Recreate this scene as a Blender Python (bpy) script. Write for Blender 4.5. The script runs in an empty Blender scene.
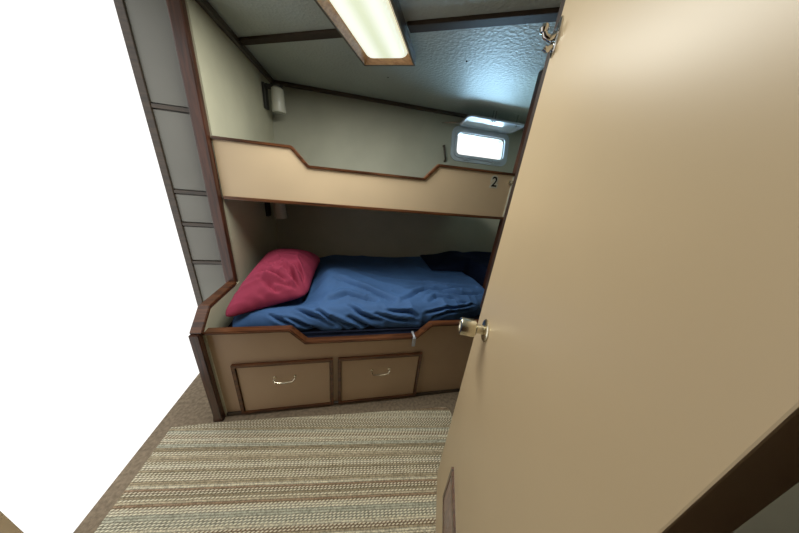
import bpy, bmesh, math, random
from mathutils import Vector, Matrix, noise
random.seed(4)
S = bpy.context.scene
C = S.collection
PI = math.pi

# ------------------------------------------------------------------ materials
def srgb(r, g, b):
    f = lambda c: (c/255/12.92) if c/255 <= .04045 else ((c/255+.055)/1.055)**2.4
    return (f(r), f(g), f(b), 1)

class NT:
    def __init__(s, name):
        s.m = bpy.data.materials.new(name); s.m.use_nodes = True
        s.t = s.m.node_tree; s.n = s.t.nodes; s.b = s.n['Principled BSDF']
    def add(s, t, **k):
        n = s.n.new(t)
        for a, v in k.items():
            if a.startswith('i_'): n.inputs[a[2:]].default_value = v
            else: setattr(n, a, v)
        return n
    def link(s, a, b): s.t.links.new(a, b)
    def set(s, **k):
        for a, v in k.items(): s.b.inputs[a.replace('_', ' ')].default_value = v
    def coord(s, scale=(1, 1, 1), rot=(0, 0, 0)):
        tc = s.add('ShaderNodeTexCoord'); mp = s.add('ShaderNodeMapping')
        mp.inputs['Scale'].default_value = scale; mp.inputs['Rotation'].default_value = rot
        s.link(tc.outputs['Object'], mp.inputs['Vector']); return mp.outputs[0]
    def ramp(s, fac, stops, interp='LINEAR'):
        r = s.add('ShaderNodeValToRGB'); e = r.color_ramp; e.interpolation = interp
        while len(e.elements) < len(stops): e.elements.new(.5)
        for i, (p, c) in enumerate(stops): e.elements[i].position = p; e.elements[i].color = c
        s.link(fac, r.inputs[0]); return r.outputs[0]
    def bump(s, h, strength=.3, dist=.002):
        b = s.add('ShaderNodeBump'); b.inputs['Strength'].default_value = strength; b.inputs['Distance'].default_value = dist
        s.link(h, b.inputs['Height']); s.link(b.outputs[0], s.b.inputs['Normal'])
    def mix(s, a, b, fac, mode='MIX'):
        m = s.add('ShaderNodeMix', data_type='RGBA', blend_type=mode)
        for sock, v in ((m.inputs[0], fac), (m.inputs[6], a), (m.inputs[7], b)):
            if hasattr(v, 'links'): s.link(v, sock)
            else: sock.default_value = v
        return m.outputs[2]
    def math(s, op, a, b=0.0):
        m = s.add('ShaderNodeMath', operation=op)
        for i, v in enumerate((a, b)):
            if hasattr(v, 'links'): s.link(v, m.inputs[i])
            else: m.inputs[i].default_value = v
        return m.outputs[0]

def mottled(name, c, rough=.5, amount=.08, scale=3, bump=0, bscale=200, spec=.5):
    t = NT(name); v = t.coord()
    n = t.add('ShaderNodeTexNoise', i_Scale=scale, i_Detail=3.0); t.link(v, n.inputs['Vector'])
    lo = tuple(x*(1-amount) for x in c[:3])+(1,); hi = tuple(min(1, x*(1+amount)) for x in c[:3])+(1,)
    t.link(t.ramp(n.outputs[0], [(.3, lo), (.7, hi)]), t.b.inputs['Base Color'])
    t.set(Roughness=rough); t.b.inputs['Specular IOR Level'].default_value = spec
    if bump:
        n2 = t.add('ShaderNodeTexNoise', i_Scale=bscale, i_Detail=2.0); t.link(v, n2.inputs['Vector']); t.bump(n2.outputs[0], bump, .002)
    return t.m

def wood(name, c1, c2, rough=.3, axis=(1, 12, 12)):
    t = NT(name); v = t.coord(axis)
    n = t.add('ShaderNodeTexNoise', i_Scale=6.0, i_Detail=6.0, i_Distortion=.6); t.link(v, n.inputs['Vector'])
    t.link(t.ramp(n.outputs[0], [(.3, c1), (.68, c2)]), t.b.inputs['Base Color'])
    t.set(Roughness=rough); t.b.inputs['Coat Weight'].default_value = .35; t.b.inputs['Coat Roughness'].default_value = .2
    t.bump(n.outputs[0], .12, .001); return t.m

def metal(name, c, rough=.2):
    t = NT(name); n = t.add('ShaderNodeTexNoise', i_Scale=30.0); t.link(t.coord(), n.inputs['Vector'])
    t.link(t.ramp(n.outputs[0], [(.3, tuple(x*.85 for x in c[:3])+(1,)), (.7, c)]), t.b.inputs['Base Color'])
    t.set(Metallic=1.0, Roughness=rough); return t.m

M = {}
M['laminate'] = mottled('beige_laminate', srgb(212, 190, 158), .42, .05, 2.5)
M['door'] = mottled('door_laminate', srgb(197, 176, 142), .38, .05, 2)
M['base_lam'] = mottled('drawer_laminate', srgb(182, 157, 131), .42, .05, 2.5)
M['hull'] = mottled('grey_green_wall_vinyl', srgb(170, 170, 154), .7, .06, 4, .25, 260)
M['inner'] = mottled('partition_vinyl', srgb(190, 188, 166), .65, .06, 4, .2, 260)
M['locker'] = mottled('grey_locker_panel', srgb(132, 132, 126), .5, .05, 4)
M['wood'] = wood('varnished_mahogany', srgb(54, 30, 19), srgb(110, 68, 40), .28)
M['wood_v'] = wood('varnished_mahogany_upright', srgb(48, 28, 20), srgb(88, 52, 38), .32, (12, 12, 1))
M['pale_wood'] = wood('pale_lamp_wood', srgb(176, 128, 86), srgb(214, 170, 122), .35)
M['wood_dark'] = wood('dark_trim_wood', srgb(52, 44, 34), srgb(78, 64, 50), .4)
M['metal'] = metal('satin_brass_nickel', srgb(232, 226, 204), .26)
M['chrome'] = metal('chrome', srgb(215, 215, 215), .1)
M['alu'] = mottled('grey_painted_alloy', srgb(186, 196, 206), .35, .05, 8)
M['maroon'] = mottled('maroon_cotton', srgb(148, 54, 80), .8, .1, 8, .3, 500, .2)
M['blue'] = mottled('blue_cotton', srgb(60, 94, 142), .75, .12, 6, .3, 500, .25)
M['matt'] = mottled('navy_mattress_cloth', srgb(28, 36, 58), .85, .1, 10, .2, 400, .2)
M['navy'] = mottled('shaded_navy_blanket', srgb(20, 30, 52), .9, .2, 9, .3, 300, .1)  # near-black navy: shade under the upper bunk is put into the colour
M['white_pl'] = mottled('ivory_plastic', srgb(206, 206, 192), .3, .03, 5)
M['black_pl'] = mottled('dark_plastic', srgb(42, 42, 38), .5, .05, 5)
M['carpet'] = mottled('grey_brown_carpet', srgb(142, 128, 110), .95, .25, 60, .8, 300, .1)
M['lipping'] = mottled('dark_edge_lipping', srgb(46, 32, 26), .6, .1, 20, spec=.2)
M['batten'] = mottled('dark_deck_batten', srgb(64, 54, 44), .65, .1, 20, spec=.2)
M['tag'] = mottled('pale_tag', srgb(180, 186, 196), .6, .04, 10)
M['ink'] = mottled('black_ink', srgb(24, 22, 22), .5, .05, 10)
M['louvre'] = wood('brown_louvre', srgb(92, 62, 44), srgb(128, 92, 66), .5, (12, 12, 2))

# ceiling headliner: grey-green vinyl with a pebbled surface
t = NT('pebbled_headliner'); v = t.coord()
n = t.add('ShaderNodeTexNoise', i_Scale=1.6, i_Detail=3.0); t.link(v, n.inputs['Vector'])
t.link(t.ramp(n.outputs[0], [(.3, srgb(172, 180, 170)), (.7, srgb(186, 194, 184))]), t.b.inputs['Base Color'])
vo = t.add('ShaderNodeTexVoronoi', i_Scale=55.0); t.link(v, vo.inputs['Vector'])
n2 = t.add('ShaderNodeTexNoise', i_Scale=90.0, i_Detail=2.0); t.link(v, n2.inputs['Vector'])
t.bump(t.math('ADD', vo.outputs['Distance'], n2.outputs[0]), .5, .004); t.set(Roughness=.55); M['ceiling'] = t.m

# diffuser of the ceiling lamp (a real lamp: two tubes glow through a milky cover)
t = NT('lit_lamp_cover'); tc = t.add('ShaderNodeTexCoord'); sp = t.add('ShaderNodeSeparateXYZ'); t.link(tc.outputs['Object'], sp.inputs[0])
a = t.math('MULTIPLY', sp.outputs[0], 2*PI/.15); w = t.math('COSINE', t.math('ADD', a, PI)); 
wf = t.math('ADD', t.math('MULTIPLY', w, .5), .5)
t.link(t.ramp(wf, [(0, srgb(212, 220, 190)), (1, srgb(244, 247, 236))]), t.b.inputs['Emission Color'])
t.b.inputs['Emission Strength'].default_value = .85; t.set(Base_Color=srgb(200, 205, 180), Roughness=.4); M['lamp'] = t.m

# glass of the port light
t = NT('port_glass'); t.set(Base_Color=(.72, .85, .92, 1), Roughness=.12, IOR=1.49); t.b.inputs['Transmission Weight'].default_value = .35
n = t.add('ShaderNodeTexNoise', i_Scale=40.0); t.link(t.coord(), n.inputs['Vector']); t.bump(n.outputs[0], .03, .0005); M['glass'] = t.m

# woven rug -- rows of yarn running across the cabin, stitched
cream = srgb(220, 214, 192); olive = srgb(150, 137, 112); brown = srgb(152, 124, 100); teal = srgb(186, 188, 172); tan = srgb(172, 158, 132); sand = srgb(194, 182, 156)
t = NT('woven_striped_rug'); tc = t.add('ShaderNodeTexCoord'); sp = t.add('ShaderNodeSeparateXYZ'); t.link(tc.outputs['Object'], sp.inputs[0])
x, y = sp.outputs[0], sp.outputs[1]
TL = .515
wob = t.add('ShaderNodeTexNoise', i_Scale=7.0); t.link(tc.outputs['Object'], wob.inputs['Vector'])
yy = t.math('ADD', t.math('MULTIPLY', y, -1.0), t.math('MULTIPLY', wob.outputs[0], .004))
fr = t.math('FRACT', t.math('DIVIDE', yy, TL))
def q(s_): return (.985 - s_)/TL
stops = [(0, cream), (q(.97), sand), (q(.952), cream), (q(.94), tan), (q(.915), olive), (q(.893), tan), (q(.88), teal), (q(.862), tan), (q(.852), brown), (q(.84), cream),
         (q(.826), tan), (q(.812), teal), (q(.797), olive), (q(.773), sand), (q(.75), tan), (q(.735), olive), (q(.722), cream), (q(.71), tan), (q(.699), olive), (q(.681), sand),
         (q(.662), tan), (q(.644), cream), (q(.632), brown), (q(.617), olive), (q(.599), sand), (q(.582), brown), (q(.567), cream), (q(.55), teal), (q(.525), teal), (q(.508), cream), (q(.494), brown), (q(.478), tan)]
base = t.ramp(fr, stops, 'CONSTANT')
row = t.math('FLOOR', t.math('DIVIDE', yy, .0086)); rowf = t.math('FRACT', t.math('DIVIDE', yy, .0086))
wn = t.add('ShaderNodeTexWhiteNoise', noise_dimensions='1D'); t.link(row, wn.inputs['W'])
# stitches: dashes along the row, shifted row by row
dx = t.math('ADD', t.math('DIVIDE', x, .0175), t.math('MULTIPLY', wn.outputs['Value'], 9.0))
dx = t.math('ADD', dx, t.math('MULTIPLY', rowf, .6))
dash = t.math('GREATER_THAN', t.math('FRACT', dx), .48)
rowpick = t.math('GREATER_THAN', wn.outputs['Value'], .38)
inrow = t.math('MULTIPLY', t.math('GREATER_THAN', rowf, .2), t.math('LESS_THAN', rowf, .85))
m1 = t.math('MULTIPLY', t.math('MULTIPLY', dash, rowpick), inrow)
fz = t.add('ShaderNodeTexNoise', i_Scale=150.0, i_Detail=2.0); t.link(tc.outputs['Object'], fz.inputs['Vector'])
pn = t.add('ShaderNodeTexNoise', i_Scale=9.0, i_Detail=1.0); mpn = t.add('ShaderNodeMapping'); mpn.inputs['Scale'].default_value = (1, 9, 1)
t.link(tc.outputs['Object'], mpn.inputs['Vector']); t.link(mpn.outputs[0], pn.inputs['Vector'])
base = t.mix(base, t.ramp(pn.outputs[0], [(.35, srgb(150, 140, 112)), (.65, srgb(196, 188, 164))]), .2)
base = t.mix(base, t.ramp(fz.outputs[0], [(.32, (.42, .40, .36, 1)), (.66, (1.75, 1.75, 1.75, 1))]), .6, 'MULTIPLY')
c1 = t.mix(base, srgb(250, 245, 222), t.math('MULTIPLY', m1, .8))
gap = t.math('SUBTRACT', 1.0, inrow)
c2 = t.mix(c1, srgb(86, 76, 54), t.math('MULTIPLY', gap, .5))
dk = t.math('MULTIPLY', t.math('SUBTRACT', 1.0, dash), t.math('MULTIPLY', rowpick, .32))
c2 = t.mix(c2, srgb(96, 84, 58), dk)
t.link(c2, t.b.inputs['Base Color']); t.set(Roughness=.95)
hh = t.math('ADD', t.math('MULTIPLY', inrow, .5), t.math('MULTIPLY', dash, .5)); t.bump(hh, .6, .003); M['rug'] = t.m

# ------------------------------------------------------------------ mesh helpers
def box(bm, p0, p1, bev=0, mat=None):
    g = bmesh.ops.create_cube(bm, size=1)
    cx = [(a+b)/2 for a, b in zip(p0, p1)]; d = [abs(b-a) for a, b in zip(p0, p1)]
    for v_ in g['verts']:
        v_.co = Vector((v_.co.x*d[0]+cx[0], v_.co.y*d[1]+cx[1], v_.co.z*d[2]+cx[2]))
    if bev:
        es = {e for v_ in g['verts'] for e in v_.link_edges}
        r = bmesh.ops.bevel(bm, geom=list(es), offset=bev, segments=2, affect='EDGES', profile=.6)
        vs = {v_ for f in r['faces'] for v_ in f.verts}
        vs |= {v_ for v_ in g['verts'] if v_.is_valid}
    else: vs = set(g['verts'])
    if mat is not None: bmesh.ops.transform(bm, matrix=mat, verts=list(vs))
    return vs

def extrude_poly(bm, pts, vec, bev=0):
    vs = [bm.verts.new(p) for p in pts]; f = bm.faces.new(vs)
    r = bmesh.ops.extrude_face_region(bm, geom=[f]); nv = [e for e in r['geom'] if isinstance(e, bmesh.types.BMVert)]
    bmesh.ops.translate(bm, verts=nv, vec=Vector(vec))
    if bev:
        vv = set(vs) | set(nv)
        es = [e for e in bm.edges if e.verts[0] in vv and e.verts[1] in vv]
        bmesh.ops.bevel(bm, geom=es, offset=bev, segments=2, affect='EDGES')

def strip(bm, path, w, vec, axis='y', off=0, closed=False, bev=.003):
    """a batten of width w following a planar path (a,b), mitred; axis = plane normal"""
    n = len(path); L = []; R_ = []
    for i, p in enumerate(path):
        p = Vector(p)
        def dirn(a, b): return (Vector(b)-Vector(a)).normalized()
        d1 = dirn(path[i-1], p) if (i > 0 or closed) else None
        d2 = dirn(p, path[(i+1) % n]) if (i < n-1 or closed) else None
        if d1 is None: d1 = d2
        if d2 is None: d2 = d1
        n1 = Vector((-d1.y, d1.x)); n2 = Vector((-d2.y, d2.x)); m = (n1+n2).normalized(); k = 1/max(.3, m.dot(n1))
        L.append(p+m*k*(w/2)); R_.append(p-m*k*(w/2))
    def to3(p):
        return (p.x, off, p.y) if axis == 'y' else ((off, p.x, p.y) if axis == 'x' else (p.x, p.y, off))
    V = Vector(vec)
    if not closed:
        extrude_poly(bm, [to3(p) for p in L]+[to3(p) for p in reversed(R_)], vec, bev)
    else:
        for i in range(n):
            j = (i+1) % n
            extrude_poly(bm, [to3(L[i]), to3(L[j]), to3(R_[j]), to3(R_[i])], vec, 0)

def tube(bm, pts, r, seg=10, cap=True):
    pts = [Vector(p) for p in pts]; rings = []
    rr = r if isinstance(r, (list, tuple)) else [r]*len(pts)
    up = None
    for i, p in enumerate(pts):
        d = (pts[min(i+1, len(pts)-1)]-pts[max(i-1, 0)]).normalized()
        if up is None: up = d.orthogonal().normalized()
        up = (up-d*up.dot(d)).normalized(); sd = d.cross(up)
        rings.append([bm.verts.new(p+(up*math.cos(2*PI*k/seg)+sd*math.sin(2*PI*k/seg))*rr[i]) for k in range(seg)])
    for a, b in zip(rings, rings[1:]):
        for k in range(seg): bm.faces.new((a[k], a[(k+1) % seg], b[(k+1) % seg], b[k]))
    if cap: bm.faces.new(rings[0][::-1]); bm.faces.new(rings[-1])

def lathe(bm, prof, mat, seg=28):
    """prof: (radius, height) about local z, then mat"""
    rings = []
    for r, h in prof:
        if r < 1e-6: rings.append([bm.verts.new(mat @ Vector((0, 0, h)))])
        else: rings.append([bm.verts.new(mat @ Vector((r*math.cos(2*PI*k/seg), r*math.sin(2*PI*k/seg), h))) for k in range(seg)])
    for a, b in zip(rings, rings[1:]):
        for k in range(seg):
            a0, a1 = a[k % len(a)], a[(k+1) % len(a)]; b0, b1 = b[k % len(b)], b[(k+1) % len(b)]
            f = []
            for q_ in (a0, a1, b1, b0):
                if q_ not in f: f.append(q_)
            if len(f) > 2: bm.faces.new(f)

def rrect(w, h, r, seg=6):
    out = []
    for cx, cy, a0 in ((w/2-r, h/2-r, 0), (-w/2+r, h/2-r, 90), (-w/2+r, -h/2+r, 180), (w/2-r, -h/2+r, 270)):
        for k in range(seg+1):
            a = math.radians(a0+90*k/seg); out.append((cx+r*math.cos(a), cy+r*math.sin(a)))
    return out

def ring_plate(bm, outer, inner, z0, z1, mat):
    """solid ring between two loops of equal length"""
    n = len(outer); L = []
    for loop, z in ((outer, z0), (outer, z1), (inner, z1), (inner, z0)):
        L.append([bm.verts.new(mat @ Vector((p[0], p[1], z))) for p in loop])
    for i in range(4):
        a, b = L[i], L[(i+1) % 4]
        for k in range(n): bm.faces.new((a[k], a[(k+1) % n], b[(k+1) % n], b[k]))

def obj(name, bm, mat, parent=None, smooth=False, **props):
    bmesh.ops.recalc_face_normals(bm, faces=bm.faces[:])
    me = bpy.data.meshes.new(name); bm.to_mesh(me); bm.free()
    if smooth:
        for p in me.polygons: p.use_smooth = True
        if smooth == 'auto':
            me.set_sharp_from_angle(angle=math.radians(40))
    me.materials.append(mat)
    o = bpy.data.objects.new(name, me); C.objects.link(o)
    if parent:
        o.parent = parent
        o.matrix_parent_inverse = parent.matrix_basis.inverted()
    for k, v_ in props.items(): o[k] = v_
    return o

def empty(name, loc, **props):
    o = bpy.data.objects.new(name, None); C.objects.link(o); o.location = loc; o.empty_display_size = .1
    for k, v_ in props.items(): o[k] = v_
    return o
B = bmesh.new

# ------------------------------------------------------------------ dimensions
ZC = 2.09; UL = -.714; UR = 1.80; VU = 1.432; VL = 1.05
SL = .22
def hullv(z): return 2.5-SL*(ZC-z)

# ------------------------------------------------------------------ setting
bm = B(); box(bm, (-1.05, -1.0, -.06), (UR, 2.6, 0)); obj('floor', bm, M['carpet'], kind='structure')
bm = B(); box(bm, (-1.05, -1.0, ZC), (UR+.03, 2.62, ZC+.05)); obj('ceiling', bm, M['ceiling'], kind='structure')
# hull side with the cut-out for the port light
T0 = Vector((0, hullv(0), 0)); up = Vector((0, SL, 1)).normalized(); nrm = Vector((0, 1, -SL)).normalized()
def hl(u, s, d=0): return T0+Vector((u, 0, 0))+up*s+nrm*d
slen = ZC/up.z
WC = (1.298, 1.816)      # port centre (u, z)
ws = WC[1]/up.z
WH, HH = .285, .118      # half opening
bm = B()
nb = rrect(2*WH, 2*HH, .05, 6); nseg = len(nb)
big = []
U0, U1 = UL-.03, UR
for p in nb:
    k = max(abs(p[0])/WH, abs(p[1])/HH); big.append((p[0]/k/WH, p[1]/k/HH))
outer = []
corners = {}
for (a, b_) in big:
    x_ = WC[0]+(a*(U1-WC[0]) if a > 0 else a*(WC[0]-U0)); y_ = ws+(b_*(slen-ws) if b_ > 0 else b_*ws)
    outer.append((x_, y_))
# force exact corners
for cxn, cyn in ((U1, slen), (U0, slen), (U0, 0), (U1, 0)):
    j = min(range(nseg), key=lambda i: (nb[i][0]-((.7*WH) if cxn == U1 else -.7*WH)*1.2)**2+(nb[i][1]-((.7*HH) if cyn else -.7*HH)*1.2)**2)
    j = min(range(nseg), key=lambda i: (outer[i][0]-cxn)**2+(outer[i][1]-cyn)**2); outer[j] = (cxn, cyn)
inn = [(WC[0]+p[0], ws+p[1]) for p in nb]
Ls = []
for loop, d in ((outer, 0), (inn, 0), (inn, .05), (outer, .05)):
    Ls.append([bm.verts.new(hl(p[0], p[1], d)) for p in loop])
for i in range(4):
    a, b_ = Ls[i], Ls[(i+1) % 4]
    for k in range(nseg): bm.faces.new((a[k], a[(k+1) % nseg], b_[(k+1) % nseg], b_[k]))
obj('wall_back', bm, M['hull'], kind='structure')

# left partition: full height behind the post, low panel in front of it
bm = B()
extrude_poly(bm, [(UL-.03, VL-.006, 0), (UL-.03, VL-.006, .615), (UL-.03, VL+.082, .695), (UL-.03, VU+.006, .695), (UL-.03, VU+.006, ZC), (UL-.03, hullv(ZC)-.001, ZC), (UL-.03, hullv(0)-.001, 0)], (.03, 0, 0))
obj('wall_left', bm, M['inner'], kind='structure')
bm = B(); box(bm, (UR, .0, 0), (UR+.03, 2.6, ZC)); obj('wall_right', bm, M['hull'], kind='structure')
bm = B(); box(bm, (.275, -.03, 0), (UR, 0.0, ZC)); obj('wall_front', bm, M['laminate'], kind='structure')
bm = B(); box(bm, (-1.05, -.06, 0), (-.42, -.03, ZC)); obj('wall_added_doorway', bm, M['wood_v'], kind='structure')  # unseen wall added behind the camera to hold back ambient world light
bm = B(); box(bm, (-1.05, -1.03, 0), (UR, -1.0, ZC)); obj('wall_added_passage', bm, M['wood_v'], kind='structure')  # unseen rear wall added to block world light, dark to limit bounce
bm = B(); box(bm, (-1.08, -.06, 0), (-1.05, .56, ZC)); obj('wall_added_side', bm, M['laminate'], kind='structure')  # wall added to narrow the left opening and cut ambient light
bm = B(); box(bm, (-1.08, -1.0, 0), (-1.05, -.06, ZC)); obj('wall_added_passage_left', bm, M['wood_v'], kind='structure')  # unseen end wall added to keep world light out from behind
bm = B(); box(bm, (1.108, VU+.03, 0), (UR, VU+.055, ZC)); obj('wall_cabin', bm, M['laminate'], kind='structure', label='beige bulkhead behind the open door') 

# mouldings
bm = B(); box(bm, (UL, VU+.02, ZC-.035), (UL+.028, hullv(ZC)-.03, ZC), .006); obj('trim_1', bm, M['wood_dark'], kind='structure')
bm = B(); box(bm, (UL, hullv(ZC)-.034, ZC-.03), (UR, hullv(ZC)-.008, ZC), .006); obj('trim_2', bm, M['wood_dark'], kind='structure')
# post on the left partition and its shaped cap and front edge
bm = B(); box(bm, (UL-.062, VU-.03, .70), (UL-.006, VU+.006, ZC), .006); obj('trim_3', bm, M['wood_v'], kind='structure')
bm = B()
extrude_poly(bm, [(UL-.052, VL-.038, .615), (UL-.052, VL-.038, .05), (UL-.060, VL-.038, .0), (UL-.006, VL-.038, .0), (UL-.008, VL-.038, .05), (UL-.008, VL-.038, .615)], (0, .031, 0), .004)
obj('trim_4', bm, M['wood_v'], kind='structure')
bm = B(); strip(bm, [(VL-.024, .615), (VL+.074, .706), (VU-.03, .706)], .02, (.052, 0, 0), axis='x', off=UL-.050)
obj('trim_5', bm, M['wood'], kind='structure')
# post at the right end of the bunks
bm = B(); box(bm, (1.070, VU-.014, 0), (1.108, VU+.055, ZC), .006); obj('trim_6', bm, M['wood_v'], kind='structure')
# deck beam batten
bm = B()
A = Vector((-.70, 1.885, 0)); D = Vector((1.00, .945, 0)); dr = (D-A).normalized(); L_ = (D-A).length; nn = Vector((-dr.y, dr.x, 0))
Mx = Matrix.Translation(Vector((A.x, A.y, ZC))) @ Matrix.Rotation(math.atan2(dr.y, dr.x), 4, 'Z')
GAP = .70   # the lamp box interrupts it
# lamp box placement
LA = math.atan2(.416, -.909)
axis = Vector((.416, .909, 0)).normalized(); side = Vector((.909, -.416, 0)).normalized()
LE = Vector((.1912, 1.690, 0)); LLEN = 1.12; LC = LE-axis*(LLEN/2); LW = .326
def beam_t(e):   # where the beam axis meets a side of the lamp box
    P = LC+side*(LW/2*e); rel = P-A
    den = dr.x*axis.y-dr.y*axis.x
    return (rel.x*axis.y-rel.y*axis.x)/den
t0, t1 = beam_t(-1), beam_t(1)
box(bm, (0, -.027, -.014), (t0-.012, .027, 0), .004, Mx)
obj('trim_7', bm, M['batten'], kind='structure')
bm = B(); box(bm, (t1+.012, -.03, -.016), (L_, .03, 0), .004, Mx); obj('trim_8', bm, M['batten'], kind='structure')
bm = B()
Mx2 = Matrix.Translation(Vector((.62, .62, ZC))) @ Matrix.Rotation(math.atan2(dr.y, dr.x), 4, 'Z')
box(bm, (-.25, -.03, -.016), (.45, .03, 0), .004, Mx2); obj('trim_9', bm, M['batten'], kind='structure')

# ------------------------------------------------------------------ port light
R3 = Matrix((( 1, 0, 0), (0, up.y, nrm.y), (0, up.z, nrm.z))).to_4x4()      # local x=u, y=up the hull, z=outwards
def WM(d=0, cu=WC[0], cs=ws): return Matrix.Translation(hl(cu, cs, d)) @ R3
win = empty('window_1', hl(WC[0], ws, 0), kind='structure')
bm = B()
ring_plate(bm, rrect(.665, .335, .075), rrect(.655, .325, .07), -.012, .0, WM())
ring_plate(bm, rrect(.655, .325, .07), rrect(.57, .236, .05), -.012, -.001, WM())
obj('window_frame', bm, M['alu'], win, smooth='auto')
bm = B()
ring_plate(bm, rrect(.60, .27, .056), rrect(.55, .216, .042), -.026, -.012, WM())
obj('gasket_frame', bm, M['alu'], win, smooth='auto')
bm = B(); ring_plate(bm, rrect(.572, .238, .05), rrect(.54, .206, .04), .0, .05, WM()); obj('window_sleeve', bm, M['white_pl'], win, smooth='auto')
for dx_ in (-.16, .17):
    bm = B(); box(bm, (dx_-.03, -.155, -.034), (dx_+.03, -.118, -.012), .005, WM())
    tube(bm, [WM() @ Vector((dx_-.028, -.135, -.036)), WM() @ Vector((dx_+.028, -.135, -.036))], .008)
    obj('latch', bm, M['alu'], win)
for dx_ in (-.2, .2):
    bm = B(); tube(bm, [WM() @ Vector((dx_-.025, .145, -.02)), WM() @ Vector((dx_+.025, .145, -.02))], .009); obj('hinge', bm, M['alu'], win)
# the opening light, swung up flat under the deck
pc = Vector((1.31, 2.325, 2.0)); PR = Matrix.Rotation(math.radians(-8), 4, 'X'); PM = Matrix.Translation(pc) @ PR
sash = B(); ring_plate(sash, rrect(.60, .235, .045), rrect(.55, .185, .03), -.008, .008, PM)
sash = obj('hinged_sash', sash, M['alu'], win, smooth='auto')
bm = B(); nbx = rrect(.56, .195, .034)
lo = [bm.verts.new(PM @ Vector((p[0], p[1], -.004))) for p in nbx]; hi = [bm.verts.new(PM @ Vector((p[0], p[1], .004))) for p in nbx]
bm.faces.new(lo); bm.faces.new(hi)
for k in range(len(nbx)): bm.faces.new((lo[k], lo[(k+1) % len(nbx)], hi[(k+1) % len(nbx)], hi[k]))
obj('window_pane', bm, M['glass'], sash)
for dx_ in (-.06, -.03, .2):
    bm = B(); p = PM @ Vector((dx_, -.10, .006)); tube(bm, [p, (p.x, p.y, ZC)], .006, 8); lathe(bm, [(0, -.016), (.011, -.012), (.011, 0), (0, .002)], Matrix.Translation(p+Vector((0, 0, -.012))), 12)
    obj('sash_hook', bm, M['chrome'], win, smooth='auto')
bm = B(); tube(bm, [(1.02, 2.36, 1.985), (.86, 2.455, 1.985), (.85, hullv(1.985), 1.985)], .005, 8); obj('stay_rod', bm, M['chrome'], win)

# ------------------------------------------------------------------ upper bunk
ub = empty('upper_bunk', (.17, VU, 1.222), label='upper berth with a beige laminate front board cut low in the middle', category='bunk bed')
XU = 1.060
bm = B()
prof = [(UL, 1.222), (XU, 1.222), (XU, 1.508), (.515, 1.508), (.430, 1.42), (-.262, 1.42), (-.345, 1.508), (UL, 1.508)]
extrude_poly(bm, [(a, VU, b_) for a, b_ in prof], (0, .022, 0)); obj('front_board', bm, M['laminate'], ub)
bm = B(); strip(bm, [(XU, 1.513), (.512, 1.513), (.428, 1.424), (-.260, 1.424), (-.343, 1.513), (UL, 1.513)], .015, (0, .042, 0), off=VU-.010); obj('top_rail', bm, M['wood'], ub)
bm = B(); box(bm, (UL, VU-.008, 1.211), (XU, VU+.026, 1.229), .004); obj('bottom_rail', bm, M['wood'], ub)
bm = B(); box(bm, (XU-.014, VU-.006, 1.232), (XU, VU, 1.500), .002); obj('end_strip', bm, M['white_pl'], ub, label='pale upright strip at the right end of the board')
bm = B()
extrude_poly(bm, [(UL+.001, VU+.022, 1.224), (UL+.001, hullv(1.224)-.002, 1.224), (UL+.001, hullv(1.25)-.002, 1.25), (UL+.001, VU+.022, 1.25)], (1.059-UL, 0, 0))
obj('bunk_base', bm, M['laminate'], ub)
bm = B()
extrude_poly(bm, [(UL+.01, VU+.03, 1.25), (UL+.01, hullv(1.25)-.012, 1.25), (UL+.01, hullv(1.35)-.012, 1.35), (UL+.01, VU+.03, 1.35)], (1.04-UL, 0, 0), .015)
obj('mattress', bm, M['matt'], ub)
# brass catch at the right end
bm = B(); box(bm, (1.018, VU-.012, 1.452), (1.058, VU, 1.474), .003); tube(bm, [(1.032, VU-.008, 1.463), (1.032, VU-.03, 1.463), (1.02, VU-.034, 1.463)], .006, 8)
obj('catch', bm, M['metal'], ub)
# the number sticker
def glyph(txt, size, z_, y_, mat, off, nm, par):
    cu = bpy.data.curves.new(nm, 'FONT'); cu.body = txt; cu.size = size; cu.extrude = .0006; cu.offset = off; cu.align_x = 'CENTER'; cu.align_y = 'CENTER'
    tmp = bpy.data.objects.new(nm, cu); C.objects.link(tmp); bpy.context.view_layer.update()
    me = bpy.data.meshes.new_from_object(tmp.evaluated_get(bpy.context.evaluated_depsgraph_get()))
    C.objects.unlink(tmp); bpy.data.objects.remove(tmp)
    me.transform(Matrix.Translation(Vector((.917, y_, z_))) @ Matrix.Rotation(PI/2, 4, 'X')); me.materials.clear(); me.materials.append(mat)
    o = bpy.data.objects.new(nm, me); C.objects.link(o); o.parent = par; o.matrix_parent_inverse = par.matrix_basis.inverted(); return o
o = glyph('2', .088, 1.452, VU-.0008, M['white_pl'], .0105, 'number_sticker', ub); o['label'] = 'white-edged black number 2'
glyph('2', .088, 1.452, VU-.0021, M['ink'], .0010, 'number', o)

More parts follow.
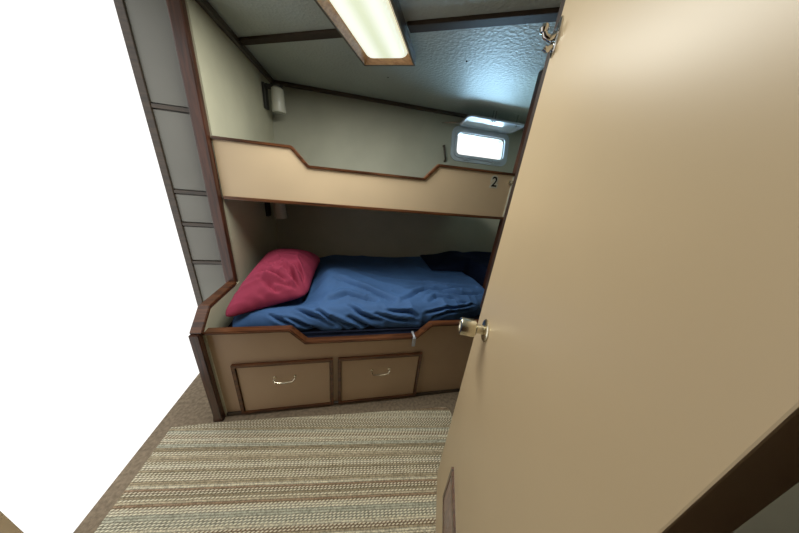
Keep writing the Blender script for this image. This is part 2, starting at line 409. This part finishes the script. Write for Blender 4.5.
# ------------------------------------------------------------------ lower bunk
lb = empty('lower_bunk', (.17, VL, 0), label='lower berth base in brown-beige laminate with two drawers and a notched front', category='bunk bed')
XL = 1.05
bm = B()
prof = [(UL, .022), (XL, .022), (XL, .600), (.478, .600), (.392, .512), (-.246, .512), (-.322, .600), (UL, .600)]
extrude_poly(bm, [(a, VL, b_) for a, b_ in prof], (0, .02, 0)); obj('front_board', bm, M['base_lam'], lb)
bm = B(); strip(bm, [(XL, .604), (.476, .604), (.390, .516), (-.248, .516), (-.324, .604), (UL-.012, .604)], .016, (0, .046, 0), off=VL-.016, bev=.004); obj('top_rail', bm, M['wood'], lb)
bm = B(); box(bm, (UL, VL-.010, 0), (XL, VL+.02, .024), .003); obj('plinth', bm, M['wood_dark'], lb)
bm = B(); box(bm, (XL-.02, VL+.02, 0.001), (XL, VU-.016, .60)); obj('end_panel', bm, M['base_lam'], lb)
bm = B(); box(bm, (UL+.001, VL+.022, .40), (XL-.022, hullv(.40)-.003, .42)); obj('bunk_base', bm, M['base_lam'], lb)
for (a, b_, z0, z1) in ((-.632, -.104, .014, .392), (-.076, .446, .014, .392)):
    dr_ = B(); box(dr_, (a+.02, VL-.010, z0+.018), (b_-.02, VL-.001, z1-.018), .002)
    d_ = obj('drawer', dr_, M['base_lam'], lb)
    bm = B(); w_ = .017; pth = [(a+w_/2, z0+w_/2), (b_-w_/2, z0+w_/2), (b_-w_/2, z1-w_/2), (a+w_/2, z1-w_/2)]
    strip(bm, pth, w_, (0, .017, 0), off=VL-.018, closed=True); obj('drawer_trim', bm, M['wood'], d_)
    hc = (a+b_)/2-.005+(.0 if a < -.3 else .004); zh = .282
    bm = B(); tube(bm, [(hc-.055, VL-.010, zh), (hc-.055, VL-.03, zh-.004), (hc-.046, VL-.038, zh-.014), (hc, VL-.040, zh-.019), (hc+.046, VL-.038, zh-.014), (hc+.055, VL-.03, zh-.004), (hc+.055, VL-.010, zh)], .0042, 8)
    for e in (-.055, .055): lathe(bm, [(0, 0), (.009, 0), (.008, .004), (0, .005)], Matrix.Translation((hc+e, VL-.010, zh)) @ Matrix.Rotation(PI/2, 4, 'X'), 12)
    obj('drawer_handle', bm, M['metal'], d_, smooth='auto')
# mattress, L-shaped round the post
def inL(u, v, m=0): return (u <= 1.045-m) or (v >= VU+.075+m)
bm = B()
def hv(z): return hullv(z)-.012
low = [(UL+.01, VL+.036, .42), (1.04, VL+.036, .42), (1.04, hv(.42), .42), (UL+.01, hv(.42), .42)]
hiL = [(UL+.01, VL+.036, .54), (1.04, VL+.036, .54), (1.04, hv(.54), .54), (UL+.01, hv(.54), .54)]
a = [bm.verts.new(p) for p in low]; b_ = [bm.verts.new(p) for p in hiL]
bm.faces.new(a); bm.faces.new(b_)
for k in range(4): bm.faces.new((a[k], a[(k+1) % 4], b_[(k+1) % 4], b_[k]))
bmesh.ops.bevel(bm, geom=bm.edges[:], offset=.02, segments=3, affect='EDGES')
mt = obj('mattress', bm, M['matt'], smooth=True, label='navy berth mattress lying in the lower bunk under the blue duvet', category='mattress')

# duvet: rumpled height field with a rounded, tucked front edge
def sm(a, b, x): x = min(1, max(0, (x-a)/(b-a))); return x*x*(3-2*x)
def wr(u, v):
    # ridged folds running diagonally, front left to back right and the reverse
    s = 0
    p = Vector((u*1.0+v*.9, (v-u*.35)*3.4, 0))
    w = noise.noise(Vector((u*2.2, v*2.2, 4.1)))*.6
    r1 = 1-abs(noise.noise(Vector((u*2.0+v*2.6+w, (v*.75-u*-.45)*5.0+w*1.5, 1.7))))*2
    r2 = 1-abs(noise.noise(Vector((u*5.0+w, v*9.0-u*3.5+w*2, 7.7))))*2
    return max(0, r1)**3, max(0, r2)**3
CR = [[(-0.365, 1.158), (-0.277, 1.047), (-0.154, 0.947)], [(-0.422, 1.053), (-0.323, 0.965), (-0.239, 0.914)], [(-0.053, 1.149), (0, 1.054), (0.075, 1.003), (0.138, 0.982)], [(-0.164, 1.024), (-0.088, 0.96), (-0.018, 0.923)], [(-0.315, 1.297), (-0.304, 1.393), (-0.304, 1.536)], [(0.098, 1.04), (0.237, 0.986), (0.367, 0.961)], [(0.193, 1.076), (0.307, 1.051), (0.36, 0.999)], [(0.484, 1.182), (0.558, 1.233), (0.668, 1.217), (0.747, 1.137)], [(0.437, 1.035), (0.57, 1.051), (0.806, 1.111)], [(-0.062, 1.019), (0.041, 0.936), (0.12, 0.907)], [(-0.497, 1.093), (-0.439, 1.02), (-0.383, 0.961)], [(-0.161, 1.208), (-0.046, 1.255), (0.121, 1.202)], [(0.3, 1.198), (0.51, 1.334), (0.798, 1.365)], [(-0.119, 1.409), (0.083, 1.335), (0.235, 1.2)], [(-0.25, 1.083), (-0.172, 1.006), (-0.084, 0.912)], [(0.489, 0.973), (0.625, 1.027), (0.754, 1.043)], [(.55, 1.5), (.72, 1.42), (.95, 1.40)], [(.62, 1.32), (.78, 1.28), (.97, 1.32)]]
def crease(u, v, curves, w, depth):
    z = 0
    for c in curves:
        best = 9; sg = 1; tt = 0; tot = len(c)-1
        for i in range(tot):
            ax, ay = c[i]; bx, by = c[i+1]; ex, ey = bx-ax, by-ay
            t_ = ((u-ax)*ex+(v-ay)*ey)/(ex*ex+ey*ey); tc_ = min(1, max(0, t_))
            px_, py_ = ax+ex*tc_, ay+ey*tc_; d = math.hypot(u-px_, v-py_)
            if d < best: best = d; sg = 1 if (u-px_)*ey-(v-py_)*ex < 0 else -1; tt = (i+tc_)/tot
        if best < w*6:
            f = .35+.65*math.sin(PI*min(1, max(0, tt)))
            z += f*depth*(-math.exp(-(best/w)**2)+.62*math.exp(-((best-2.1*w)/(1.5*w))**2)*(1 if sg > 0 else .45))
    return z
def duvz(u, v):
    front = 1-sm(1.15, 1.75, v)
    r1, r2 = wr(u, v)
    z = .655+.045*math.exp(-((v-1.40)/.28)**2)*(1-.5*sm(.3, 1.0, u))
    z += .03*noise.noise(Vector((u*1.7, v*2.3, 2.0)))
    z += (.016*r1+.008*r2)*(.3+.7*front)
    # bolster beside the pillow, hollow beneath it
    z += .045*math.exp(-((u+.12)/.17)**2-((v-1.5)/.22)**2)
    under = sm(-.16, -.34, u)*sm(1.12, 1.28, v)
    z = z*(1-under)+(.625)*under
    z += .02*sm(.5, .95, u)*sm(1.75, 2.0, v)           # heap against the hull at the foot
    z -= .05*sm(-.5, -.68, u)*(1-under)
    return z
bm = B()
NU, NS = 320, 150
u0_, u1_ = UL+.016, 1.036
grid = []
for i in range(NU+1):
    uu_ = i/NU; u = u0_+(u1_-u0_)*uu_; col = []
    vf = 1.098+.012*noise.noise(Vector((u*5, 3, 1)))+.14*sm(.55, 1.03, u)
    ze = .565+.015*noise.noise(Vector((u*4, 8, 1)))+.035*sm(.35, .6, u)
    for j in range(NS+1):
        s = j/NS
        if s < .16:                                   # front roll
            a_ = s/.16*PI/2
            rv, = (.075,)
            zt = duvz(u, vf+rv); rz = zt-ze
            r1, r2 = wr(u, vf+.02)
            cz = crease(u, vf+rv-(1-s/.16)*.25, CR, .013, .026)
            v = vf+rv-(rv+cz*.9)*math.cos(a_)**.8-.008*r1
            z = ze+(rz+cz)*math.sin(a_)
        else:
            vb = hullv(.72)-.03; v = vf+.075+(vb-vf-.075)*(s-.16)/.84
            z = duvz(u, v)+crease(u, v, CR, .013, .026)*sm(1.0, .9, s); z -= .05*sm(.97, 1.0, s)
            
        z -= .03*sm(1.0, 1.035, u)
        ul_ = u0_+.075*(1-sm(1.10, 1.34, v)); col.append(bm.verts.new((ul_+(u1_-ul_)*uu_, v, z)))
    grid.append(col)
for i in range(NU):
    for j in range(NS): bm.faces.new((grid[i][j], grid[i+1][j], grid[i+1][j+1], grid[i][j+1]))
# underside closing the cover
und = [[bm.verts.new((grid[i][j].co.x, max(grid[i][0].co.y+.004, grid[i][j].co.y), .545)) for j in (0, NS)] for i in (0, NU)]
bot = []
for i in range(NU+1): bot.append((bm.verts.new((grid[i][0].co.x, grid[i][0].co.y+.01, .548)), bm.verts.new((grid[i][NS].co.x, hullv(.548)-.03, .548))))
for i in range(NU):
    bm.faces.new((grid[i][0], bot[i][0], bot[i+1][0], grid[i+1][0])); bm.faces.new((grid[i][NS], grid[i+1][NS], bot[i+1][1], bot[i][1])); bm.faces.new((bot[i][0], bot[i][1], bot[i+1][1], bot[i+1][0]))
for i in (0, NU): bm.faces.new([grid[i][j] for j in range(NS+1)]+[bot[i][1], bot[i][0]])
for row_ in und:
    for v_ in row_: bm.verts.remove(v_)
dv = obj('duvet', bm, M['blue'], smooth='auto', label='rumpled blue duvet spread over the lower berth', category='duvet')
bm = B(); pts = [(.372, VL-.019, .533), (.372, VL-.022, .50), (.375, VL-.024, .462)]
box(bm, (.364, VL-.024, .462), (.384, VL-.018, .524), .002)
box(bm, (.368, VL-.021, .520), (.380, VL+.040, .529), .002)
obj('fabric_tag', bm, M['tag'], dv, label='small pale strap tag over the rail')
# foot-end locker with a blanket on it, behind the post; its dark colour stands for shade
bm = B(); extrude_poly(bm, [(1.12, VU+.06, 0), (1.12, hv(0), 0), (1.12, hv(.60), .60), (1.12, VU+.06, .60)], (.66, 0, 0)); ft = obj('storage_locker', bm, M['base_lam'], label='low beige locker at the foot of the lower berth', category='locker')
bm = B(); g2 = []
for i in range(61):
    rw = []
    for j in range(41):
        u = .70+1.08*i/60; v0_ = 1.74-.235*sm(1.085, 1.14, u); v = v0_+(hv(.60)-v0_-.008)*j/40
        e = min(i, 60-i, j, 40-j)/8; e = min(1, e); e = math.sqrt(1-(1-e)**2)
        fl = duvz(u, v)+.006 if u < 1.036 else .604
        tp = .705+.065*sm(.74, 1.1, u)+.02*noise.noise(Vector((u*5, v*5, 1)))
        rw.append(bm.verts.new((u, v, fl+(tp-fl)*e)))
    g2.append(rw)
for i in range(60):
    for j in range(40): bm.faces.new((g2[i][j], g2[i+1][j], g2[i+1][j+1], g2[i][j+1]))
loop = [g2[i][0] for i in range(61)]+[g2[60][j] for j in range(1, 41)]+[g2[i][40] for i in range(59, -1, -1)]+[g2[0][j] for j in range(39, 0, -1)]
bm.faces.new(loop[::-1])
obj('blanket', bm, M['navy'], smooth='auto', label='blanket heaped against the hull at the foot of the lower berth, colour darkened for shade', category='blanket')

# pillow: bilinear cushion on four measured corners
PCR = [[(u_, 1.13+(v_-.95)*.62) for u_, v_ in c] for c in [[(-0.432, 1.353), (-0.347, 1.227), (-0.3, 1.159)], [(-0.541, 1.291), (-0.435, 1.213), (-0.379, 1.189)], [(-0.523, 1.176), (-0.434, 1.097), (-0.376, 1.108)], [(-0.497, 1.048), (-0.448, 1.009), (-0.416, 1.018)], [(-0.362, 1.438), (-0.317, 1.342), (-0.300, 1.255)], [(-0.392, 1.339), (-0.33, 1.202)], [(-0.468, 1.141), (-0.387, 1.164), (-0.314, 1.153)], [(-0.54, 0.99), (-0.47, 0.959), (-0.42, 0.973)]]]
PC = [Vector((-.665, 1.065, .655)), Vector((-.265, 1.255, .695)), Vector((-.255, 1.83, .735)), Vector((-.655, 1.80, .775))]
bm = B(); N = 110; top = []; botm = []
for i in range(N+1):
    rt, rb = [], []
    for j in range(N+1):
        a = i/N; b_ = j/N; X = 2*a-1; Y = 2*b_-1
        aa = a+(.5-a)*.10*(1-Y*Y*1)*0+(.5-a)*.11*(1-(abs(Y))**2)*abs(X)**2*0; bb = b_
        # sides bow slightly inwards between the four points
        aa = .5+(a-.5)*(1-.07*(1-Y*Y)-.13*Y**10); bb = .5+(b_-.5)*(1-.06*(1-X*X)-.07*X**10)
        P = PC[0]*(1-aa)*(1-bb)+PC[1]*aa*(1-bb)+PC[2]*aa*bb+PC[3]*(1-aa)*bb
        h = max(0, (1-X**2))**.5*max(0, (1-abs(Y)**2.6))**.5
        edge = 1-h
        w = noise.noise(Vector((P.x*3, P.y*3, 5)))
        # tension folds from the right-hand front corner
        dxy = Vector((P.x+.285, P.y-1.27)); ang = math.atan2(dxy.y, dxy.x); dist = dxy.length
        fold = (1-abs(math.sin(ang*7+w*2)))**3*math.exp(-((dist-.16)/.15)**2)
        r = max(0, 1-abs(noise.noise(Vector((P.x*4+P.y*2, P.y*9-P.x*5+w, 3))))*2.2)**3
        zt = .135*h+h*(.03*fold+.02*r*(1-sm(1.3, 1.7, P.y)*.7)+crease(P.x, P.y, PCR, .011, .036))
        rt.append(bm.verts.new((P.x, P.y, P.z+zt)))
        rb.append(bm.verts.new((P.x, P.y, max(P.z-.055*h, .640))) if 0 < i < N and 0 < j < N else rt[-1])
    top.append(rt); botm.append(rb)
for i in range(N):
    for j in range(N):
        bm.faces.new((top[i][j], top[i+1][j], top[i+1][j+1], top[i][j+1]))
        try: bm.faces.new((botm[i][j], botm[i][j+1], botm[i+1][j+1], botm[i+1][j]))
        except ValueError: pass
obj('pillow', bm, M['maroon'], smooth=True, label='plump maroon pillow leaning on the left wall of the lower berth', category='pillow')

# ------------------------------------------------------------------ berth lamps
def berth_lamp(v, z, ztop, lab):
    r_ = empty('berth_lamp', (UL, v, z), label=lab, category='lamp', group='berth wall lamps')
    bm = B(); box(bm, (UL+.001, v-.035, z-.085), (UL+.022, v+.035, z+.085), .005); box(bm, (UL+.02, v-.02, z+.055), (UL+.095, v+.02, z+.085), .005); obj('bracket', bm, M['black_pl'], r_)
    bm = B(); lathe(bm, [(0, .075), (.030, .074), (.043, .062), (.046, .03), (.052, -.085), (.050, -.095), (.0, -.097)], Matrix.Translation((UL+.100, v, z)), 28); obj('lamp_shade', bm, M['white_pl'], r_, smooth='auto')
    bm = B(); lathe(bm, [(0, .0), (.046, .0), (.046, .012), (.03, .018), (0, .018)], Matrix.Translation((UL+.100, v, z+.074)), 28); obj('lamp_cap', bm, M['black_pl'], r_, smooth='auto')
berth_lamp(2.27, 1.915, 0, 'small ivory wall lamp high in the corner of the upper berth')
berth_lamp(2.04, 1.105, 0, 'small ivory wall lamp in the lower berth just under the upper bunk')

# curved dark handle on the hull left of the port
bm = B(); hs = 1.70/up.z
tube(bm, [hl(.885, hs+.075, 0), hl(.885, hs+.07, -.025), hl(.885, hs+.05, -.033), hl(.89, hs, -.036), hl(.905, hs-.045, -.033), hl(.91, hs-.062, -.02), hl(.91, hs-.066, 0)], .011, 10)
obj('grab_handle', bm, M['wood_dark'], smooth='auto', label='small dark curved handle fixed to the hull wall left of the port window', category='handle')

# ------------------------------------------------------------------ ceiling lamp
lamp = empty('ceiling_light', (LC.x, LC.y, ZC), label='long wood-framed ceiling light glowing pale green', category='lamp')
LM = Matrix.Translation((LC.x, LC.y, ZC)) @ Matrix.Rotation(math.atan2(side.y, side.x), 4, 'Z')
def frame_ring(w, l, t_, z0, z1):
    bm = B(); o_ = [(-w/2, -l/2), (w/2, -l/2), (w/2, l/2), (-w/2, l/2)]; i_ = [(-w/2+t_, -l/2+t_), (w/2-t_, -l/2+t_), (w/2-t_, l/2-t_), (-w/2+t_, l/2-t_)]
    ring_plate(bm, o_, i_, z0, z1, LM); return bm
obj('outer_frame', frame_ring(LW, LLEN, .010, -.045, 0), M['wood_dark'], lamp)
bm = B(); loops = []
for w_, l_, z_ in ((LW-.020, LLEN-.020, -.043), (LW-.020, LLEN-.020, 0), (LW-.074, LLEN-.070, 0), (LW-.074, LLEN-.070, -.012)):
    loops.append([bm.verts.new(LM @ Vector((a_*w_/2, b_*l_/2, z_))) for a_, b_ in ((-1, -1), (1, -1), (1, 1), (-1, 1))])
for i in range(4):
    a_, b_ = loops[i], loops[(i+1) % 4]
    for k in range(4): bm.faces.new((a_[k], a_[(k+1) % 4], b_[(k+1) % 4], b_[k]))
obj('inner_frame', bm, M['pale_wood'], lamp)
bm = B(); w2, l2 = LW-.076, LLEN-.074
secs = []
for k in range(7):
    a_ = k/6*PI/2; ins = .028*(1-math.cos(a_)); zz_ = -.004-.028*math.sin(a_)
    secs.append([bm.verts.new((p[0], p[1], zz_)) for p in rrect(w2-2*ins, l2-2*ins, .03, 5)])
for a_, b_ in zip(secs, secs[1:]):
    n_ = len(a_)
    for k in range(n_): bm.faces.new((a_[k], a_[(k+1) % n_], b_[(k+1) % n_], b_[k]))
bm.faces.new(secs[-1]); bm.faces.new(secs[0][::-1])
bmesh.ops.recalc_face_normals(bm, faces=bm.faces[:])
me = bpy.data.meshes.new('lamp_cover'); bm.to_mesh(me); bm.free(); me.materials.append(M['lamp'])
for p in me.polygons: p.use_smooth = True
me.set_sharp_from_angle(angle=math.radians(50))
cv = bpy.data.objects.new('lamp_cover', me); C.objects.link(cv); cv.parent = lamp; cv.rotation_euler = (0, 0, math.atan2(side.y, side.x))
bm = B(); box(bm, (-LW/2+.012, -LLEN/2+.012, -.004), (LW/2-.012, LLEN/2-.012, -.0005), 0, LM); obj('back_plate', bm, M['white_pl'], lamp)

# ------------------------------------------------------------------ door, standing open
DE = Vector((.448, .594, 0)); dd = Vector((-.372, -.928, 0)).normalized(); dn = Vector((-.928, .372, 0)).normalized()
DW = .60; DT = .032; D0, D1 = .018, 1.93
DM = Matrix(((dd.x, -dn.x, 0, DE.x), (dd.y, -dn.y, 0, DE.y), (0, 0, 1, 0), (0, 0, 0, 1)))   # local x toward hinge, y away from the face, z up
door = empty('door_1', DE+dd*DW, kind='structure')
bm = B(); box(bm, (0, 0, D0), (DW, DT, D1), .0015, DM); obj('door_panel', bm, M['door'], door)
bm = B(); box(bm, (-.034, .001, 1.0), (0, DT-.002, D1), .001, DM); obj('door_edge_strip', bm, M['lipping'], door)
# knob
kp = .108; kz = .995
KM = DM @ Matrix.Translation((kp, 0, kz)) @ Matrix.Rotation(PI/2, 4, 'X')
bm = B(); lathe(bm, [(0, .0), (.034, .0), (.035, .003), (.031, .007), (.020, .009), (.015, .011), (.013, .026), (.0135, .030)], KM)
kn = obj('knob_rose', bm, M['metal'], door, smooth='auto')
bm = B(); lathe(bm, [(.0135, .028), (.021, .031), (.0265, .036), (.0275, .044), (.0280, .074), (.0265, .078), (.019, .079), (.017, .0765), (.0, .0765)], KM); obj('door_knob', bm, M['metal'], kn, smooth='auto')
# coat hook near the top
HM = DM @ Matrix.Translation((.017, 0, 1.735))
bm = B(); lp = [(.012*math.cos(2*PI*k/24), .037*math.sin(2*PI*k/24)) for k in range(24)]
ra_ = [[bm.verts.new(HM @ Vector((p[0]*f_, y_, p[1]*f_))) for p in lp] for f_, y_ in ((1, 0), (1, -.003), (.75, -.006))]
for a, b_ in zip(ra_, ra_[1:]):
    for k in range(24): bm.faces.new((a[k], a[(k+1) % 24], b_[(k+1) % 24], b_[k]))
bm.faces.new(ra_[0][::-1]); bm.faces.new(ra_[2])
hk = obj('coat_hook', bm, M['chrome'], door, smooth='auto')
bm = B()
tube(bm, [HM @ Vector(p) for p in ((0, -.004, .004), (0, -.016, -.002), (-.001, -.026, .002), (-.002, -.031, .012))], [.008, .007, .006, .006], 12)
lathe(bm, [(0, .010), (.007, .007), (.010, 0), (.007, -.007), (0, -.010)], Matrix.Translation(HM @ Vector((-.002, -.032, .016))), 16)
tube(bm, [HM @ Vector(p) for p in ((0, -.004, -.014), (0, -.016, -.022), (0, -.022, -.018))], [.007, .006, .006], 12)
obj('hook_prong', bm, M['chrome'], hk, smooth='auto')
# vent
V0, V1, VZ0, VZ1 = .190, .48, .245, .445
bm = B(); strip(bm, [(V0+.008, VZ0+.008), (V1-.008, VZ0+.008), (V1-.008, VZ1-.008), (V0+.008, VZ1-.008)], .016, (0, .008, 0), off=-.008, closed=True)
bmesh.ops.transform(bm, matrix=DM, verts=bm.verts[:]); vf_ = obj('vent_frame', bm, M['wood'], door)
bm = B()
z_ = VZ0+.020
while z_ < VZ1-.024:
    vs = box(bm, (V0+.016, -.007, z_), (V1-.016, -.003, z_+.014), .001, None); z_ += .0165
box(bm, (V0+.016, -.003, VZ0+.016), (V1-.016, -.0003, VZ1-.016))
bmesh.ops.transform(bm, matrix=DM, verts=bm.verts[:]); obj('louvre', bm, M['louvre'], vf_)
# hinge side jamb
bm = B(); box(bm, (.238, -.03, 0), (.275, .012, ZC), .003); obj('trim_10', bm, M['wood_v'], kind='structure')
bm = B()
for hz in (.35, 1.05, 1.7): tube(bm, [(.232, .030, hz-.04), (.232, .030, hz+.04)], .007, 8)
obj('hinges', bm, M['metal'], door)

# ------------------------------------------------------------------ slatted locker left of the post
X0 = -.99
lk = empty('wardrobe_locker', (-.90, 1.46, 0), label='grey-panelled locker with dark horizontal rails left of the wooden post', category='locker')
X1 = UL-.034
bm = B(); box(bm, (X0, 1.475, 0), (X1, 1.95, ZC-.002)); obj('body', bm, M['locker'], lk)
zs = [.03, .42, .817, 1.051, 1.229, 1.62, ZC-.02]
for a, b_ in zip(zs, zs[1:]):
    bm = B(); box(bm, (X0+.015, 1.463, a+.014), (X1-.006, 1.475, b_-.014), .002); obj('panel', bm, M['locker'], lk)
for z_ in zs:
    bm = B(); box(bm, (X0+.03, 1.457, z_-.009), (X1-.002, 1.475, z_+.009), .003); obj('rail', bm, M['wood_dark'], lk)
bm = B(); box(bm, (X0-.004, 1.455, 0), (X0+.03, 1.475, ZC-.002), .003); obj('stile', bm, M['wood_dark'], lk)

# ------------------------------------------------------------------ rug
bm = B()
RL, RR_, RN, RF = -.97, .655, -1.1, 0.0
ra = -math.atan(.115); RM = (Matrix.Translation((0, .9795, 0)) @ Matrix.Rotation(ra, 4, 'Z')).inverted()
pts = [tuple(RM @ Vector((u, v, .001))) for u, v in ((-.97, -.55), (.655, -.55), (.655, .915), (.635, .935), (.60, .938), (0, .966), (-.45, .992), (-.70, 1.004), (-.97, 1.006))]
extrude_poly(bm, pts, (0, 0, .008), .002)
rg = obj('rug', bm, M['rug'], label='woven striped rug in cream, olive and brown on the cabin floor', category='rug')
rg.rotation_euler = (0, 0, ra)
rg.location = (0, .9795, 0)

# small screws in the headliner
for k, (u, v) in enumerate(((.63, 1.55), (.22, 1.98), (.95, 1.30))):
    bm = B(); lathe(bm, [(0, -.004), (.004, -.003), (.006, 0), (0, 0)], Matrix.Translation((u, v, ZC)), 10)
    obj('screw', bm, M['black_pl'], smooth='auto', category='screw', group='screws in the headliner',
        label=('dark screw in the ceiling between lamp and port window', 'dark screw in the ceiling just past the lamp end', 'dark screw in the ceiling by the door top')[k])

# ------------------------------------------------------------------ light
w = bpy.data.worlds.new('world'); S.world = w; w.use_nodes = True
bg = w.node_tree.nodes['Background']; bg.inputs[0].default_value = (1.0, .99, .97, 1); bg.inputs[1].default_value = 1.05
def area(name, loc, target, size, power, col, size_y=None):
    l = bpy.data.lights.new(name, 'AREA'); l.energy = power; l.color = col; l.size = size
    if size_y: l.shape = 'RECTANGLE'; l.size_y = size_y
    o = bpy.data.objects.new(name, l); C.objects.link(o); o.location = loc
    o.rotation_euler = (Vector(target)-Vector(loc)).to_track_quat('-Z', 'Y').to_euler(); return o
area('daylight_off_the_water', (1.6, 4.3, 1.40), (1.35, 2.45, 1.82), 4.6, 500, (.42, .73, 1.0), .9)
area('tube_light', (LC.x, LC.y, ZC-.05), (LC.x, LC.y, 0), .2, 16, (1.0, .99, .90), 1.0).rotation_euler = (0, 0, math.atan2(side.y, side.x))

# ------------------------------------------------------------------ camera
cam = bpy.data.cameras.new('camera'); co = bpy.data.objects.new('camera', cam); C.objects.link(co)
r = Vector((.97800076, -.18486673, .09663751)); dwn = Vector((.0207712, -.37465884, -.92693004)); fw = Vector((.20756462, .90855, -.36257673))
mw = Matrix((( r.x, -dwn.x, -fw.x, 0), (r.y, -dwn.y, -fw.y, 0), (r.z, -dwn.z, -fw.z, 1.4), (0, 0, 0, 1)))
co.matrix_world = mw
cam.sensor_width = 36; cam.lens = 219.04/799*36; cam.clip_start = .01; cam.clip_end = 100
S.camera = co
S.view_settings.view_transform = 'Standard'; S.view_settings.look = 'None'; S.view_settings.gamma = 1; S.view_settings.use_curve_mapping = False
S.view_settings.exposure = .25
